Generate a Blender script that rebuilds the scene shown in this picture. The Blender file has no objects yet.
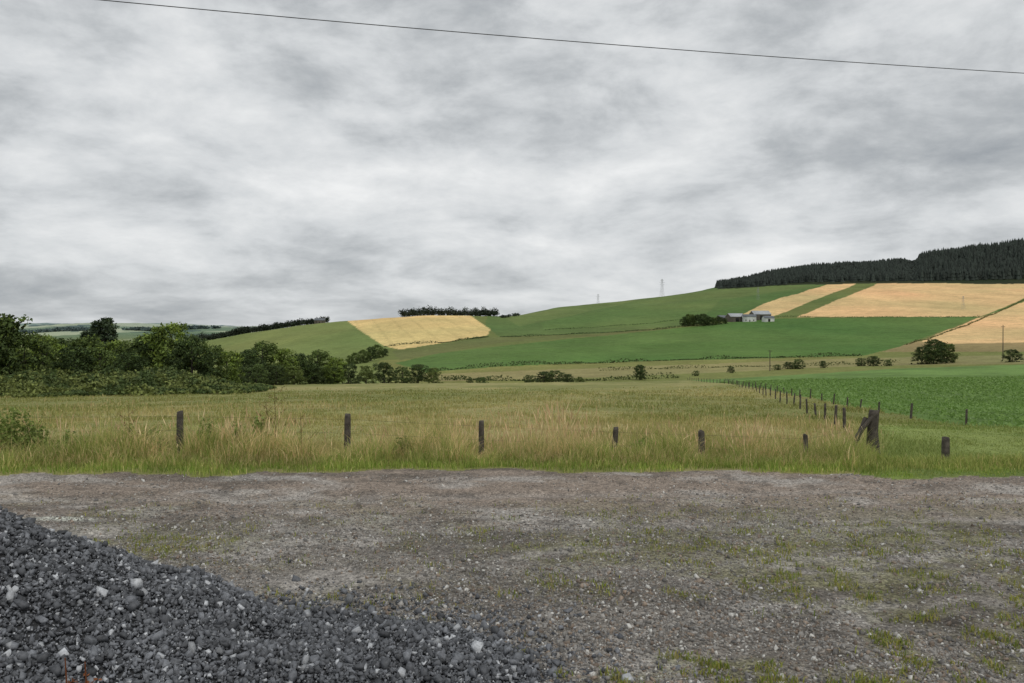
import bpy, math, numpy as np
from mathutils import Vector
rng=np.random.default_rng(7)
F=804.0; HR=335.0; CH=1.65
K=1.4
def C(r,g,b,k=K):
    c=np.array([r,g,b])/255.0
    l=np.where(c<=0.04045,c/12.92,((c+0.055)/1.055)**2.4)
    return l*k
scene=bpy.context.scene
scene.view_settings.view_transform='Standard'
try: scene.view_settings.look='None'
except: pass
scene.view_settings.exposure=0
# ------------------------------------------------ noise
def _h(ix,iy,s):
    n=(ix.astype(np.int64)*374761393+iy.astype(np.int64)*668265263+s*1442695041)&0xffffffff
    n=((n^(n>>13))*1274126177)&0xffffffff
    n=(n^(n>>16))&0xffffffff
    return n/4294967295.0
def vn(x,y,s=0):
    x=np.asarray(x,float);y=np.asarray(y,float)
    ix=np.floor(x);iy=np.floor(y);fx=x-ix;fy=y-iy
    fx=fx*fx*(3-2*fx);fy=fy*fy*(3-2*fy)
    a=_h(ix,iy,s);b=_h(ix+1,iy,s);c=_h(ix,iy+1,s);d=_h(ix+1,iy+1,s)
    return (a*(1-fx)+b*fx)*(1-fy)+(c*(1-fx)+d*fx)*fy
def fbm(x,y,s=0,o=4):
    t=0;a=.5;n=0
    for i in range(o):
        cs,sn=math.cos(i*.9),math.sin(i*.9)
        X_=x*cs-y*sn;Y_=x*sn+y*cs
        t=t+a*vn(X_*2**i+i*17.3,Y_*2**i-i*9.1,s+i);n+=a;a*=.55
    return t/n
def ss(a,b,x): 
    t=np.clip((x-a)/(b-a),0,1);return t*t*(3-2*t)
def mixc(c1,c2,t): 
    t=np.asarray(t)[...,None];return c1*(1-t)+c2*t
# ------------------------------------------------ mesh builder
def mk(name,V,polys,mat=None,col=None,smooth=False,link=True):
    me=bpy.data.meshes.new(name)
    V=np.asarray(V,np.float32)
    me.vertices.add(len(V)); me.vertices.foreach_set("co",V.ravel())
    loops=np.concatenate([np.asarray(p).ravel() for p in polys]).astype(np.int32)
    tot=np.concatenate([np.full(len(p),np.asarray(p).shape[1]) for p in polys])
    st=np.concatenate([[0],np.cumsum(tot)[:-1]]).astype(np.int32)
    me.loops.add(len(loops)); me.loops.foreach_set("vertex_index",loops)
    me.polygons.add(len(tot)); me.polygons.foreach_set("loop_start",st)
    me.update(calc_edges=True)
    if col is not None:
        a=me.color_attributes.new("Col",'FLOAT_COLOR','POINT')
        c=np.ones((len(V),4),np.float32);c[:,:3]=col
        a.data.foreach_set("color",c.ravel())
    if smooth: me.polygons.foreach_set("use_smooth",np.ones(len(tot),bool))
    me.validate()
    if mat: me.materials.append(mat)
    if not link: return me
    ob=bpy.data.objects.new(name,me);scene.collection.objects.link(ob)
    return ob
def tag(o,label,cat,group=None,kind=None):
    if label:o["label"]=label
    if cat:o["category"]=cat
    if group:o["group"]=group
    if kind:o["kind"]=kind
    return o
# ------------------------------------------------ materials
def newmat(name):
    m=bpy.data.materials.new(name);m.use_nodes=True
    n=m.node_tree.nodes;l=m.node_tree.links
    return m,n,l,n["Principled BSDF"]
def noise_mul(n,l,src,scales,lo,hi,detail=3):
    g=n.new("ShaderNodeNewGeometry")
    cur=src
    for i,s in enumerate(scales):
        t=n.new("ShaderNodeTexNoise");t.inputs["Scale"].default_value=s;t.inputs["Detail"].default_value=detail
        l.new(g.outputs["Position"],t.inputs["Vector"])
        mr=n.new("ShaderNodeMapRange");mr.inputs["From Min"].default_value=.3;mr.inputs["From Max"].default_value=.7
        mr.inputs["To Min"].default_value=lo[i];mr.inputs["To Max"].default_value=hi[i];mr.clamp=True
        l.new(t.outputs["Fac"],mr.inputs["Value"])
        vm=n.new("ShaderNodeVectorMath");vm.operation='SCALE'
        l.new(cur,vm.inputs[0]);l.new(mr.outputs[0],vm.inputs["Scale"]);cur=vm.outputs[0]
    return cur
def attrmat(name,scales=(),lo=(),hi=(),rough=.9,transl=0,bump=None,spec=.2,vor=None):
    m,n,l,p=newmat(name)
    a=n.new("ShaderNodeAttribute");a.attribute_name="Col"
    cur=noise_mul(n,l,a.outputs["Color"],scales,lo,hi)
    g=n.new("ShaderNodeNewGeometry")
    if vor:
        for sc,amt in vor:
            v=n.new("ShaderNodeTexVoronoi");v.inputs["Scale"].default_value=sc
            l.new(g.outputs["Position"],v.inputs["Vector"])
            sp=n.new("ShaderNodeSeparateColor");l.new(v.outputs["Color"],sp.inputs[0])
            mr=n.new("ShaderNodeMapRange");mr.inputs["To Min"].default_value=1-amt;mr.inputs["To Max"].default_value=1+amt
            l.new(sp.outputs[0],mr.inputs["Value"])
            vm=n.new("ShaderNodeVectorMath");vm.operation='SCALE'
            l.new(cur,vm.inputs[0]);l.new(mr.outputs[0],vm.inputs["Scale"]);cur=vm.outputs[0]
    l.new(cur,p.inputs["Base Color"]);p.inputs["Roughness"].default_value=rough
    p.inputs["Specular IOR Level"].default_value=spec
    if bump:
        prev=None
        for sc,st,dist in bump:
            t=n.new("ShaderNodeTexNoise");t.inputs["Scale"].default_value=sc;t.inputs["Detail"].default_value=3
            l.new(g.outputs["Position"],t.inputs["Vector"])
            b=n.new("ShaderNodeBump");b.inputs["Strength"].default_value=st;b.inputs["Distance"].default_value=dist
            l.new(t.outputs["Fac"],b.inputs["Height"])
            if prev:l.new(prev.outputs[0],b.inputs["Normal"])
            prev=b
        l.new(prev.outputs[0],p.inputs["Normal"])
    if transl:
        tr=n.new("ShaderNodeBsdfTranslucent");l.new(cur,tr.inputs["Color"])
        mx=n.new("ShaderNodeMixShader");mx.inputs[0].default_value=transl
        l.new(p.outputs[0],mx.inputs[1]);l.new(tr.outputs[0],mx.inputs[2])
        l.new(mx.outputs[0],n["Material Output"].inputs["Surface"])
    return m
def plain(name,col,rough=.8,scale=6,var=.25,metal=0,spec=.3):
    m,n,l,p=newmat(name)
    rgb=n.new("ShaderNodeRGB");rgb.outputs[0].default_value=(*col,1)
    cur=noise_mul(n,l,rgb.outputs[0],(scale,scale*7),(1-var,1-var*.7),(1+var,1+var*.7))
    l.new(cur,p.inputs["Base Color"]);p.inputs["Roughness"].default_value=rough
    p.inputs["Metallic"].default_value=metal;p.inputs["Specular IOR Level"].default_value=spec
    return m
M_yard=attrmat("gravel_ground",(3,14,60),(.88,.8,.72),(1.12,1.2,1.3),.9,bump=[(40,.7,.02)],vor=[(48,.34),(120,.34)],spec=.1)
M_grass=attrmat("meadow_ground",(.35,2.5,14),(.9,.85,.8),(1.1,1.15,1.2),.95,bump=[(6,.5,.08)])
M_hill=attrmat("hill_ground",(.02,.15,.8),(.92,.88,.80),(1.08,1.12,1.20),.95,spec=.05)
M_blade=attrmat("grass_blades",(),(),(),.7,transl=.3)
M_leaf=attrmat("foliage",(),(),(),.7)
M_stone=attrmat("crushed_stone",(70,),(.75,),(1.3,),.6,spec=.35)
M_bark=plain("bark",(.07,.06,.05),.9,8,.4)
M_wood=plain("weathered_wood",(.09,.078,.065),.9,12,.45)
M_metal=plain("galvanised_steel",(.35,.36,.37),.6,1,.15,0)
M_wire=plain("wire",(.05,.05,.05),.6,1,.1)
# ------------------------------------------------ terrain
DN=[13,20,35,60,100,150,190,250,320,400,500,650,800,950,1100,1300,1500,1800,2500,4000,8000,16000]
T={
-150:[466,428,410,400,392,389,391,400,402,398,392,385,378,372,366,361,356,351,345,337,325,330],
0:[466,428,410,400,392,389,391,400,402,398,392,385,378,372,366,361,356,351,345,336,324.5,330],
100:[466,428,410,398,390,386,388,400,402,398,390,382,374,366,360,357,354,350,344,333,323.5,330],
215:[466,428,409,397,388,384,386,396,398,392,384,374,361,348,338,344,348,347,343,333,325.5,330],
300:[466,428,409,396,387,383.5,386,396,396,388,376,362,346,332,324,330,336,340,338,335,329,330],
350:[466,428,409,396,387,383,385,396,394,384,372,357,341,328,320,327,334,338,338,335,330,330],
420:[466,428,409,395,386,382.5,385,395,392,380,367,352,335.5,322.5,314.5,322,330,335,337,335,330,330],
490:[466,429,409,395,386,382,384.5,394,388,376,363,350,337,326,315.5,320,328,334,337,335,330,330],
560:[466,430,409,395,386,381.5,384,392,385,374,362,350,337.5,326.5,316,307.5,306.5,314,325,330,330,330],
650:[467,430,409,394.5,385.5,381,383,390,383,372,360,347.5,335,324,314,304,297.5,304,318,328,330,330],
720:[468,430,410,394,383.5,378.5,379.5,388,382,370,358,345,331,319,308,297,289,286,306,322,330,330],
800:[468,431,411,394.5,382,374.5,374.5,384,378,367,356,342,327.5,314.5,303,291,283,269,290,315,330,330],
900:[469,433,413,397,381,370,367.5,375,374,364,354,340,325,312.5,301.5,290,281.5,263,280,310,330,330],
1024:[469,435,415,398.5,380,367.5,363.5,369,367,359,349,335,321,309,299,289.5,281,245,270,305,330,330],
1180:[469,436,416,400,380,366,360,364,362,354,345,332,318,306,297,288,279,234,262,300,330,330]}
cols=sorted(T);RT=np.array([T[c] for c in cols],float);DNa=np.array(DN,float)
ZT=CH-DNa[None]*(RT-HR)/F
rws=np.linspace(760,475.5,190);dn=CH*F/(rws-HR)
Ds=np.concatenate([np.linspace(-14,2.6,14),dn,np.linspace(9.5,13,50),np.geomspace(13.1,230,150),np.geomspace(232,1950,300),np.geomspace(2000,22000,80)])
Ds=np.unique(Ds)
uc=(np.arange(-160,1186,1.6)-512)/F
out=np.geomspace(.05,9,26)
us=np.concatenate([(uc[0]-out)[::-1],uc,uc[-1]+out])
ZI=np.zeros((len(us),len(Ds)))
lD=np.log(np.maximum(Ds,1))
Zc=np.array([np.interp(lD,np.log(DNa),ZT[i]) for i in range(len(cols))])
def sm(a,k,axis):
    ker=np.hanning(k+2)[1:-1];ker/=ker.sum();p=k//2
    pad=[(0,0),(0,0)];pad[axis]=(p,p)
    ap=np.pad(a,pad,mode='edge')
    return np.apply_along_axis(lambda v:np.convolve(v,ker,'valid'),axis,ap)
Zs=sm(Zc,17,1)
pxs=us*F+512
for j in range(len(Ds)):
    ZI[:,j]=np.interp(pxs,cols,Zs[:,j])
core=sm(ZI[26:-26],21,0);ZI[26:-26]=core
z13=np.interp(pxs,cols,CH-13*(RT[:,0]-HR)/F)
for j,d in enumerate(Ds):
    if d<=9.9: ZI[:,j]=0
    elif d<13:
        t=(d-9.9)/3.1; ZI[:,j]=z13*(t*t*(3-2*t)*.7+.3*t)
X=us[:,None]*np.maximum(Ds,4)[None,:]; Y=np.broadcast_to(Ds[None,:],X.shape).copy()
nz=(fbm(X*.35,Y*.35,3,3)-.5)*.05*ss(12,6,Y)+(fbm(X*1.7,Y*1.7,5,3)-.5)*.04*ss(11,9.4,Y)
nz+=(fbm(X*6,Y*6,6,3)-.5)*.02*ss(9.9,9.0,Y)*(np.abs(X)<12)
ruts=-.02*np.exp(-((Y-8.3-.05*X)/.16)**2)-.018*np.exp(-((Y-6.9-.07*X)/.18)**2)
nz+=ruts*(Y<9.5)
nz+=(fbm(X*.25,Y*.25,9,4)-.5)*.3*ss(12,22,Y)*ss(260,150,Y)
nz+=(fbm(X/60,Y/60,11,4)-.5)*3.0*ss(260,450,Y)*ss(6000,2500,Y)
nz+=(fbm(X/420,Y/1500,13,4)-.5)*75*ss(2600,7000,Y)*ss(16000,11000,Y)
Z=ZI+nz
def gz(x,y):
    x=np.asarray(x,float);y=np.asarray(y,float)
    u=x/np.maximum(y,4)
    fi=np.clip(np.interp(u,us,np.arange(len(us))),0,len(us)-1.001);fj=np.clip(np.interp(y,Ds,np.arange(len(Ds))),0,len(Ds)-1.001)
    i=fi.astype(int);j=fj.astype(int);a=fi-i;b=fj-j
    return (Z[i,j]*(1-a)+Z[i+1,j]*a)*(1-b)+(Z[i,j+1]*(1-a)+Z[i+1,j+1]*a)*b
def find(px,row,d0,d1=2500):
    d=np.geomspace(d0,d1,900);x=(px-512)/F*d
    r=HR+(CH-gz(x,d))*F/d
    k=np.where(r<=row)[0]
    dd=d[k[0]] if len(k) else d[np.argmin(r)]
    return (px-512)/F*dd,dd
PX=512+F*X/np.maximum(Y,.5);ROW=HR+(CH-Z)*F/np.maximum(Y,.5)
def inpoly(px,py,poly):
    r=np.zeros(px.shape,bool);n=len(poly)
    for i in range(n):
        x1,y1=poly[i];x2,y2=poly[(i+1)%n]
        if y1==y2: continue
        c=((y1>py)!=(y2>py))&(px<(x2-x1)*(py-y1)/(y2-y1)+x1)
        r^=c
    return r
CE_D=[20,24,27,33,47,80,150,200,240];CE_X=[17.5,15.9,15.0,15.6,18.7,24.7,33,40,46]
def cropmask(x,y): return (y>24.2+fbm(x*.4,y*.4,2,2)*.8)&(y<205)&(x>np.interp(y,CE_D,CE_X))
def edge(x): return 9.62+.9*(fbm(x*.4,x*0+3,63,3)-.47)+.35*(vn(x*3,x*0,64)-.5)-.25*ss(3,5.5,x)
# ---- colour functions
def meadow_col(x,y):
    a=fbm(x*.12,y*.10,21,5);b=fbm(x*.45,y*.3,31,4);c=fbm(x*.05,y*.03,41,3)
    g=C(120,121,70);o=C(133,129,80);s=C(152,142,98);dk=C(102,108,58)
    col=mixc(g,o,ss(.35,.6,a));col=mixc(col,s,ss(.48,.72,b)*.65);col=mixc(col,dk,ss(.52,.72,c)*.6)
    return col
def weed(x,y):
    n3=fbm(x*.7,y*1.1,53,5);n=fbm(x*3.5,y*4.5,57,4)
    zone=.4+.6*ss(-.8,1.5,x)*ss(7.8,6.2,y)
    zone=np.maximum(zone,1.1*np.exp(-((x+2.9)/1.2)**2-((y-6.3)/.6)**2))
    zone=np.maximum(zone,np.exp(-((x-.2)/.6)**2-((y-4.2)/.7)**2))
    return np.clip(ss(.43,.61,n3*.5+n*.5)*zone*ss(8.6,7.6,y),0,1)
def yard_col(x,y):
    base=C(117,112,106);road=C(125,114,104);dark=C(82,77,71);lt=C(148,144,139);moss=C(102,101,68)
    n1=fbm(x*.5,y*1.6,51,5);n2=fbm(x*1.5,y*2.5,52,5);n4=fbm(x*4,y*5,54,4)
    col=mixc(base,road,ss(6.6,8.2,y+.6*(n1-.5)))
    col=mixc(col,dark,ss(.5,.68,n1)*.6);col=mixc(col,lt,ss(.52,.70,n2)*.65)
    w=weed(x,y)
    col=mixc(col,moss,w*.6)
    col=mixc(col,dark*.75,ss(.58,.72,n4)*.5)
    for c0,sl in ((8.3,.05),(6.9,.07),(5.6,.1)):
        col=mixc(col,lt*.95,np.exp(-((y-c0-sl*x)/.13)**2)*.3)
    for a,b in ((1.55,4.15),(-.1,5.6),(1.1,6.2),(2.6,4.6),(-.6,7.1)):
        col=mixc(col,C(58,53,48),.75*np.exp(-((x-a)/.3)**2-((y-b)/.12)**2)*ss(.35,.6,n4))
    col=mixc(col,C(172,174,164),.9*np.exp(-(((x+4.05)/.34)**2+((y-7.2)/.09)**2)**2))
    return col
# ---- hill colours
G2=C(82,107,56);OL=C(114,116,68);OL2=C(100,108,62);WH=C(203,174,120);WH2=C(200,169,122);TAN=C(130,124,84);LG=C(110,119,70)
regions=[
 ("o",[(380,400),(380,360),(640,352),(1200,330),(1200,400)],OL),
 ("o",[(420,374),(600,368),(640,366),(860,358),(1200,352),(1200,362),(860,366),(640,376),(440,381)],TAN),
 ("o",[(150,400),(150,340),(330,322),(352,321),(392,347),(375,362),(400,400)],LG),
 ("o",[(490,300),(512,316),(560,302),(720,285),(840,280),(740,317),(680,326),(600,333),(500,337),(486,326)],C(88,105,60)),
 ("o",[(505,318),(560,303),(640,300),(560,318),(520,326)],C(98,111,65)),
 ("o",[(540,322),(600,312),(690,302),(720,300),(700,318),(640,326),(545,329)],C(90,109,61)),
 ("o",[(720,300),(790,290),(836,284),(740,316),(700,320)],C(82,103,57)),
 ("o",[(392,350),(490,337),(500,337),(600,333),(680,327),(680,330),(500,343),(400,360)],C(96,102,62)),
 ("g2",[(395,363),(440,353),(500,346),(600,336),(680,328),(760,319),(1000,315),(1024,300),(905,345),(862,356),(640,361),(500,366),(425,372)],G2),
 ("o",[(500,352),(640,344),(760,340),(900,338),(905,345),(862,356),(640,361),(500,366)],C(79,106,54)),
 ("wl",[(345,319.5),(400,311),(463,310),(491,329),(488,335.5),(445,342),(400,349),(384,346)],WH),
 ("wr",[(736,317),(765,303),(845,280),(1300,270),(1300,290),(1030,296),(980,317)],WH2),
 ("o",[(772,317),(812,301),(845,289),(866,280),(886,280),(856,293),(832,302),(797,317)],C(98,108,62)),
 ("wr",[(915,345),(940,333),(1030,299),(1300,285),(1300,342),(1024,343)],WH2),
 ("o",[(880,352),(918,341),(945,344),(1024,343),(1300,343),(1300,350),(930,352)],C(134,120,84)),
 ("f",[(716,289),(800,285),(900,283),(1024,284),(1300,280),(1300,200),(716,200)],C(46,52,36)),
]
WX=PX+(fbm(X/90,Y/90,71,3)-.5)*5;WY=ROW+(fbm(X/70,Y/70,72,3)-.5)*1.6
col=np.zeros(X.shape+(3,));lab=np.zeros(X.shape,int)
hillm=Y>230
col[:]=OL2
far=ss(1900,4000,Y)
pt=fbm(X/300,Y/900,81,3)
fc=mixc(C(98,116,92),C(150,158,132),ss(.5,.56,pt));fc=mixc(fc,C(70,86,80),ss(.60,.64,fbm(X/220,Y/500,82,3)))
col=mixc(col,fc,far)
col=mixc(col,C(128,143,152),ss(3500,11000,Y)*.75)  # aerial haze painted into the far ground colour, bluer with distance
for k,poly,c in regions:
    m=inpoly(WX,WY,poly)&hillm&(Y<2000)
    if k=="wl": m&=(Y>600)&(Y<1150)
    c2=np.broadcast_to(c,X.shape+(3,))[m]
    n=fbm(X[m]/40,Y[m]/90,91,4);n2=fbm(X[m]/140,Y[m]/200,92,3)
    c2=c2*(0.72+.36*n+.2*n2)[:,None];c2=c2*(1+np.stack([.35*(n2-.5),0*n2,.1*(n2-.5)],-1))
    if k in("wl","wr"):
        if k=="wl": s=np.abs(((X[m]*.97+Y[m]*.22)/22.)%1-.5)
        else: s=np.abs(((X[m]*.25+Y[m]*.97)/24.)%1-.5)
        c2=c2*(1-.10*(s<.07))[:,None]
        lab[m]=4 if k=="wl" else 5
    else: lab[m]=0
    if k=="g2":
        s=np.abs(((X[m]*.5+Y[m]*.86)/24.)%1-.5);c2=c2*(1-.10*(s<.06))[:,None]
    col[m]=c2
mm=(Y>9.0)&(Y<=230)
col[mm]=meadow_col(X[mm],Y[mm])
st=mm&(Y<24.2)&(PX>860);n=fbm(X*.6,Y*.6,61,4)
col[st]=mixc(C(116,128,68),C(98,114,54),ss(.4,.6,n[st]))
vg=mm&(Y<13);col[vg]*=.85
lft=mm&(PX<250)&(Y>74+8*fbm(X*.3,Y*0,65,3));col[lft]=C(66,76,42)
cm=cropmask(X,Y)
cc=mixc(C(84,108,52),C(100,127,64),ss(.35,.65,fbm(X*.15,Y*.12,62,4)))
rowline=.5+.5*np.sin(2*np.pi*(X*.93-Y*.36)/2.4)
cc=cc*(1-.14*rowline*ss(110,40,Y))[...,None]
col[cm]=cc[cm]
ym=Y<=edge(X)
col[ym]=yard_col(X[ym],Y[ym])
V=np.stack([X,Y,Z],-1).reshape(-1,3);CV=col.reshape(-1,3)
nu,nd=X.shape
I=np.arange(nu*nd).reshape(nu,nd)
Q=np.stack([I[:-1,:-1],I[1:,:-1],I[1:,1:],I[:-1,1:]],-1)
Yc=np.broadcast_to(((Ds[:-1]+Ds[1:])/2)[None],Q.shape[:2])
L=np.zeros(Q.shape[:2],int)
L[:]=lab[:-1,:-1]
L[(Yc>9.0)&(Yc<=230)]=3
L[cm[:-1,:-1]&(Yc<230)&(Yc>9.5)]=6
L[ym[:-1,:-1]]=2;L[Yc<=7.6]=1
L[(Yc>1950)]=7
names={0:("hillside",M_hill,"green and rough pasture hillside across the valley"),1:("gravel_yard",M_yard,"grey gravel yard with patches of weeds and moss"),2:("gravel_track",M_yard,"brownish packed gravel track along the grass verge"),3:("meadow",M_grass,"rough olive green grass meadow behind the fence"),4:("wheat_field",M_hill,"ripe golden wheat field on the hilltop"),5:("wheat_field",M_hill,"ripe golden wheat fields below the conifer wood"),6:("crop_field",M_grass,"bright green leafy root crop field"),7:("distant_hills",M_hill,"pale distant farmland hills on the horizon")}
for k,(nm,mt,lb) in names.items():
    q=Q[L==k]
    if len(q)==0: continue
    uq,inv=np.unique(q,return_inverse=True);q2=inv.reshape(q.shape)
    o=mk(nm,V[uq],[q2],mt,CV[uq],smooth=True);tag(o,lb,nm.replace("_"," "),kind="structure")
# ------------------------------------------------ stones
def rotm(n):
    q=rng.normal(size=(n,4));q/=np.linalg.norm(q,axis=1)[:,None];w,x,y,z=q.T
    return np.stack([1-2*(y*y+z*z),2*(x*y-z*w),2*(x*z+y*w),2*(x*y+z*w),1-2*(x*x+z*z),2*(y*z-x*w),2*(x*z-y*w),2*(y*z+x*w),1-2*(x*x+y*y)],-1).reshape(n,3,3)
CBV=np.array([(-1,-1,-1),(1,-1,-1),(1,1,-1),(-1,1,-1),(-1,-1,1),(1,-1,1),(1,1,1),(-1,1,1)],float)*.75
CBF=np.array([(0,3,2,1),(4,5,6,7),(0,1,5,4),(1,2,6,5),(2,3,7,6),(3,0,4,7)])
def stones(P,S,Cs):
    n=len(P)
    j=CBV[None]*rng.uniform(.35,1.15,(n,8,3))
    sc=np.stack([np.ones(n)*1.15,rng.uniform(.55,1,n),rng.uniform(.35,.8,n)],-1)
    j=j*sc[:,None,:]*S[:,None,None]
    j=np.einsum('nij,nkj->nki',rotm(n),j)+P[:,None,:]
    ff=CBF[None]+(np.arange(n)*8)[:,None,None]
    return j.reshape(-1,3),ff.reshape(-1,4),np.repeat(Cs,8,0)
def heap(x,y):
    dy=y-4.3;dy=np.where(dy>0,dy*1.7,dy*.95)
    r=np.hypot(x+3.2,dy)
    a=.90*np.clip(1-r/1.98,0,1)
    a=np.minimum(a,.78)
    r2=np.hypot((x+1.25)/1.42,(y-3.8)/.95)
    b=.11*np.clip(1-r2,0,1)**.6
    h=a+b*np.clip(1-a*3,0,1)
    n=(fbm(x*2.2,y*2.2,101,5)-.5)
    return h+n*.17*ss(0,.12,h)
hx,hy=np.meshgrid(np.linspace(-6,.6,150),np.linspace(1.5,6.6,120),indexing='ij')
hh=heap(hx,hy);hz=gz(hx,hy)+np.where(hh>.01,hh,-.05)-.015
hi=np.arange(hx.size).reshape(hx.shape)
hq=np.stack([hi[:-1,:-1],hi[1:,:-1],hi[1:,1:],hi[:-1,1:]],-1).reshape(-1,4)
hv=np.stack([hx,hy,hz],-1).reshape(-1,3)
n=180000
x=rng.uniform(-5.4,.9,n);y=rng.uniform(2.2,6.0,n);h=heap(x,y)
rr=np.hypot((x+1.25)/1.55,(y-3.85)/1.15)
keep=((h>.012)|(rng.random(n)<.35*np.exp(-np.maximum(0,rr-.95)*7)))&(x/np.maximum(y,.1)>-.9)
x=x[keep];y=y[keep];h=h[keep];n=len(x)
S=np.clip(rng.lognormal(-4.68,.5,n),.004,.040);z=gz(x,y)+np.maximum(h,0)+S*rng.uniform(-.4,.7,n)
b=rng.uniform(.5,1.4,n)[:,None]
Cs=C(95,97,101)*b;lt=rng.random(n)<.08;Cs[lt]=C(160,162,165)*rng.uniform(.7,1.2,(lt.sum(),1))
dkk=rng.random(n)<.25;Cs[dkk]*=.55
fine=fbm(x*1.2,y*1.6,103,3);Cs=Cs*(.8+.45*fine)[:,None]
sv,sf,scol=stones(np.stack([x,y,z],-1),S,Cs)
o=mk("gravel_heap",np.concatenate([hv,sv]),[hq,sf+len(hv)],M_stone,np.concatenate([np.broadcast_to(C(58,59,61),hv.shape),scol]))
tag(o,"heap of dark grey crushed stone spilling over the yard","gravel heap",kind="stuff")
n=150000
y=1/rng.uniform(1/9.5,1/3.2,n);x=rng.uniform(-.78,.78,n)*y
d=fbm(x*.9,y*1.5,111,4);keep=(rng.random(n)<ss(.28,.6,d)*.85+.15)&(heap(x,y)<.02)&(y<edge(x))&(rng.random(n)<1-.5*ss(7.2,8.2,y))
x=x[keep];y=y[keep];n=len(x);S=np.clip(rng.lognormal(-5.0,.5,n),.003,.026)
Cs=C(120,117,113)*rng.uniform(.45,1.5,(n,1));br=rng.random(n)<.22;Cs[br]=C(122,109,97)*rng.uniform(.6,1.3,(br.sum(),1))
lt=rng.random(n)<.07;Cs[lt]=C(180,178,173)
sv,sf,scol=stones(np.stack([x,y,gz(x,y)+S*.15],-1),S,Cs)
tag(mk("loose_gravel",sv,[sf],M_stone,scol),"loose grey and brown stones scattered over the yard","gravel",kind="stuff")
# ------------------------------------------------ grass blades
def blades(x,y,h,w,lean,cols,zoff=0):
    n=len(x);z=gz(x,y)+zoff;a=rng.uniform(0,2*np.pi,n)
    wx=np.cos(a)*w/2;wy=np.sin(a)*w/2
    b=rng.uniform(0,2*np.pi,n);lx=np.cos(b)*lean*h;ly=np.sin(b)*lean*h
    P=np.zeros((n,5,3))
    P[:,0]=np.stack([x-wx,y-wy,z-.02],-1);P[:,1]=np.stack([x+wx,y+wy,z-.02],-1)
    mx=x+lx*.35;my=y+ly*.35;mz=z+h*.6
    P[:,2]=np.stack([mx+wx*.8,my+wy*.8,mz],-1);P[:,3]=np.stack([mx-wx*.8,my-wy*.8,mz],-1)
    P[:,4]=np.stack([x+lx,y+ly,z+h*np.sqrt(np.clip(1-lean**2*.6,.2,1))],-1)
    i=(np.arange(n)*5)[:,None]
    q=i+np.array([[0,1,2,3]]);t=i+np.array([[3,2,4]])
    return P.reshape(-1,3),q,t,np.repeat(cols,5,0)
def stems(x,y,h,w,lean,cols,headc,hl=.22,hw=.02):
    n=len(x);z=gz(x,y);a=rng.uniform(0,np.pi,n);b=rng.uniform(0,2*np.pi,n)
    lx=np.cos(b)*lean*h;ly=np.sin(b)*lean*h;wx=np.cos(a);wy=np.sin(a)
    P=np.zeros((n,8,3))
    def pt(t,s,sg): return np.stack([x+lx*t**1.8+wx*s*sg,y+ly*t**1.8+wy*s*sg,z+h*t],-1)
    P[:,0]=pt(0.0,w/2,-1);P[:,1]=pt(0.0,w/2,1);P[:,2]=pt(1-hl,w/2,1);P[:,3]=pt(1-hl,w/2,-1)
    P[:,4]=pt(1-hl*.95,w*.4,-1);P[:,5]=pt(1-hl*.55,hw/2,1);P[:,6]=pt(1.0,.001,1);P[:,7]=pt(1-hl*.5,hw/2,-1)
    i=(np.arange(n)*8)[:,None]
    cc=np.repeat(cols[:,None],8,1);cc[:,4:]=headc[:,None]
    return P.reshape(-1,3),np.concatenate([i+np.array([[0,1,2,3]]),i+np.array([[4,5,6,7]])]),cc.reshape(-1,3)
def pick(cs,n,v=.2,p=None):
    cs=np.array(cs);return cs[rng.choice(len(cs),n,p=p)]*rng.uniform(1-v,1+v,(n,1))
GR=[C(124,134,70),C(136,142,78),C(108,122,58),C(150,147,88)];ST=[C(186,168,122),C(198,179,134),C(166,154,108),C(176,155,112)]
def short(x,y): return ss(850,890,512+F*x/y)
PO=[(180,11.5),(347,11.7),(481,11.9),(613,12.1),(702,12.2),(806,12.5),(946,13.4),(862,13.6),(872,13.6)]
def postclear(x,y):
    # sparser grass trodden around the posts
    k=np.ones(len(x))
    for px,D in PO:
        xx=(px-512)/F*D
        k=np.minimum(k,1-.62*np.exp(-((x-xx)/.22)**2)*ss(D+.3,D,y)*ss(D-1.6,D-1.0,y))
    return k
n=125000
y=9.1+(rng.random(n)**.9)*4.4;x=rng.uniform(-.76,.76,n)*y
sh=short(x,y);eg=edge(x);ed=ss(0,1.7,y-eg)
patch=fbm(x*.9,y*.9,121,4);tuft=fbm(x*2.6,y*2.6,123,3)
h=(.07+.34*ed*(.4+1.0*patch)*(.3+1.4*ss(.25,.75,tuft)))*(1-.66*sh)*rng.uniform(.5,1.3,n)*postclear(x,y)
keep=(y>eg-.15*tuft)&(rng.random(n)<(.4+1.0*tuft)*ss(-.1,.25,y-eg))
cg=pick(GR,n);s=pick(ST,n)
ps=(.07+.55*ss(.38,.66,fbm(x*.7,y*.9,122,4))*ed)*(1-.85*sh)
cg=np.where((rng.random(n)<ps)[:,None],s,cg);cg=cg*(.74+.5*ss(.2,.8,tuft))[:,None]
lush=ss(.7,.1,y-eg);cg=mixc(cg,cg*np.array([.9,1.06,.8]),lush)
x,y,h,cg=x[keep],y[keep],h[keep],cg[keep]
P,q,t,c=blades(x,y,h,rng.uniform(.005,.010,len(x)),rng.uniform(.1,.9,len(x)),cg)
tag(mk("verge_grass",P,[q,t],M_blade,c),"long green and straw grass along the track verge","grass",kind="stuff")
n=17000
y=rng.uniform(10.8,14.2,n);x=rng.uniform(-.76,.76,n)*y;pxx=512+F*x/y
cl=ss(.42,.62,fbm(x*1.6,y*1.2,126,3))
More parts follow.
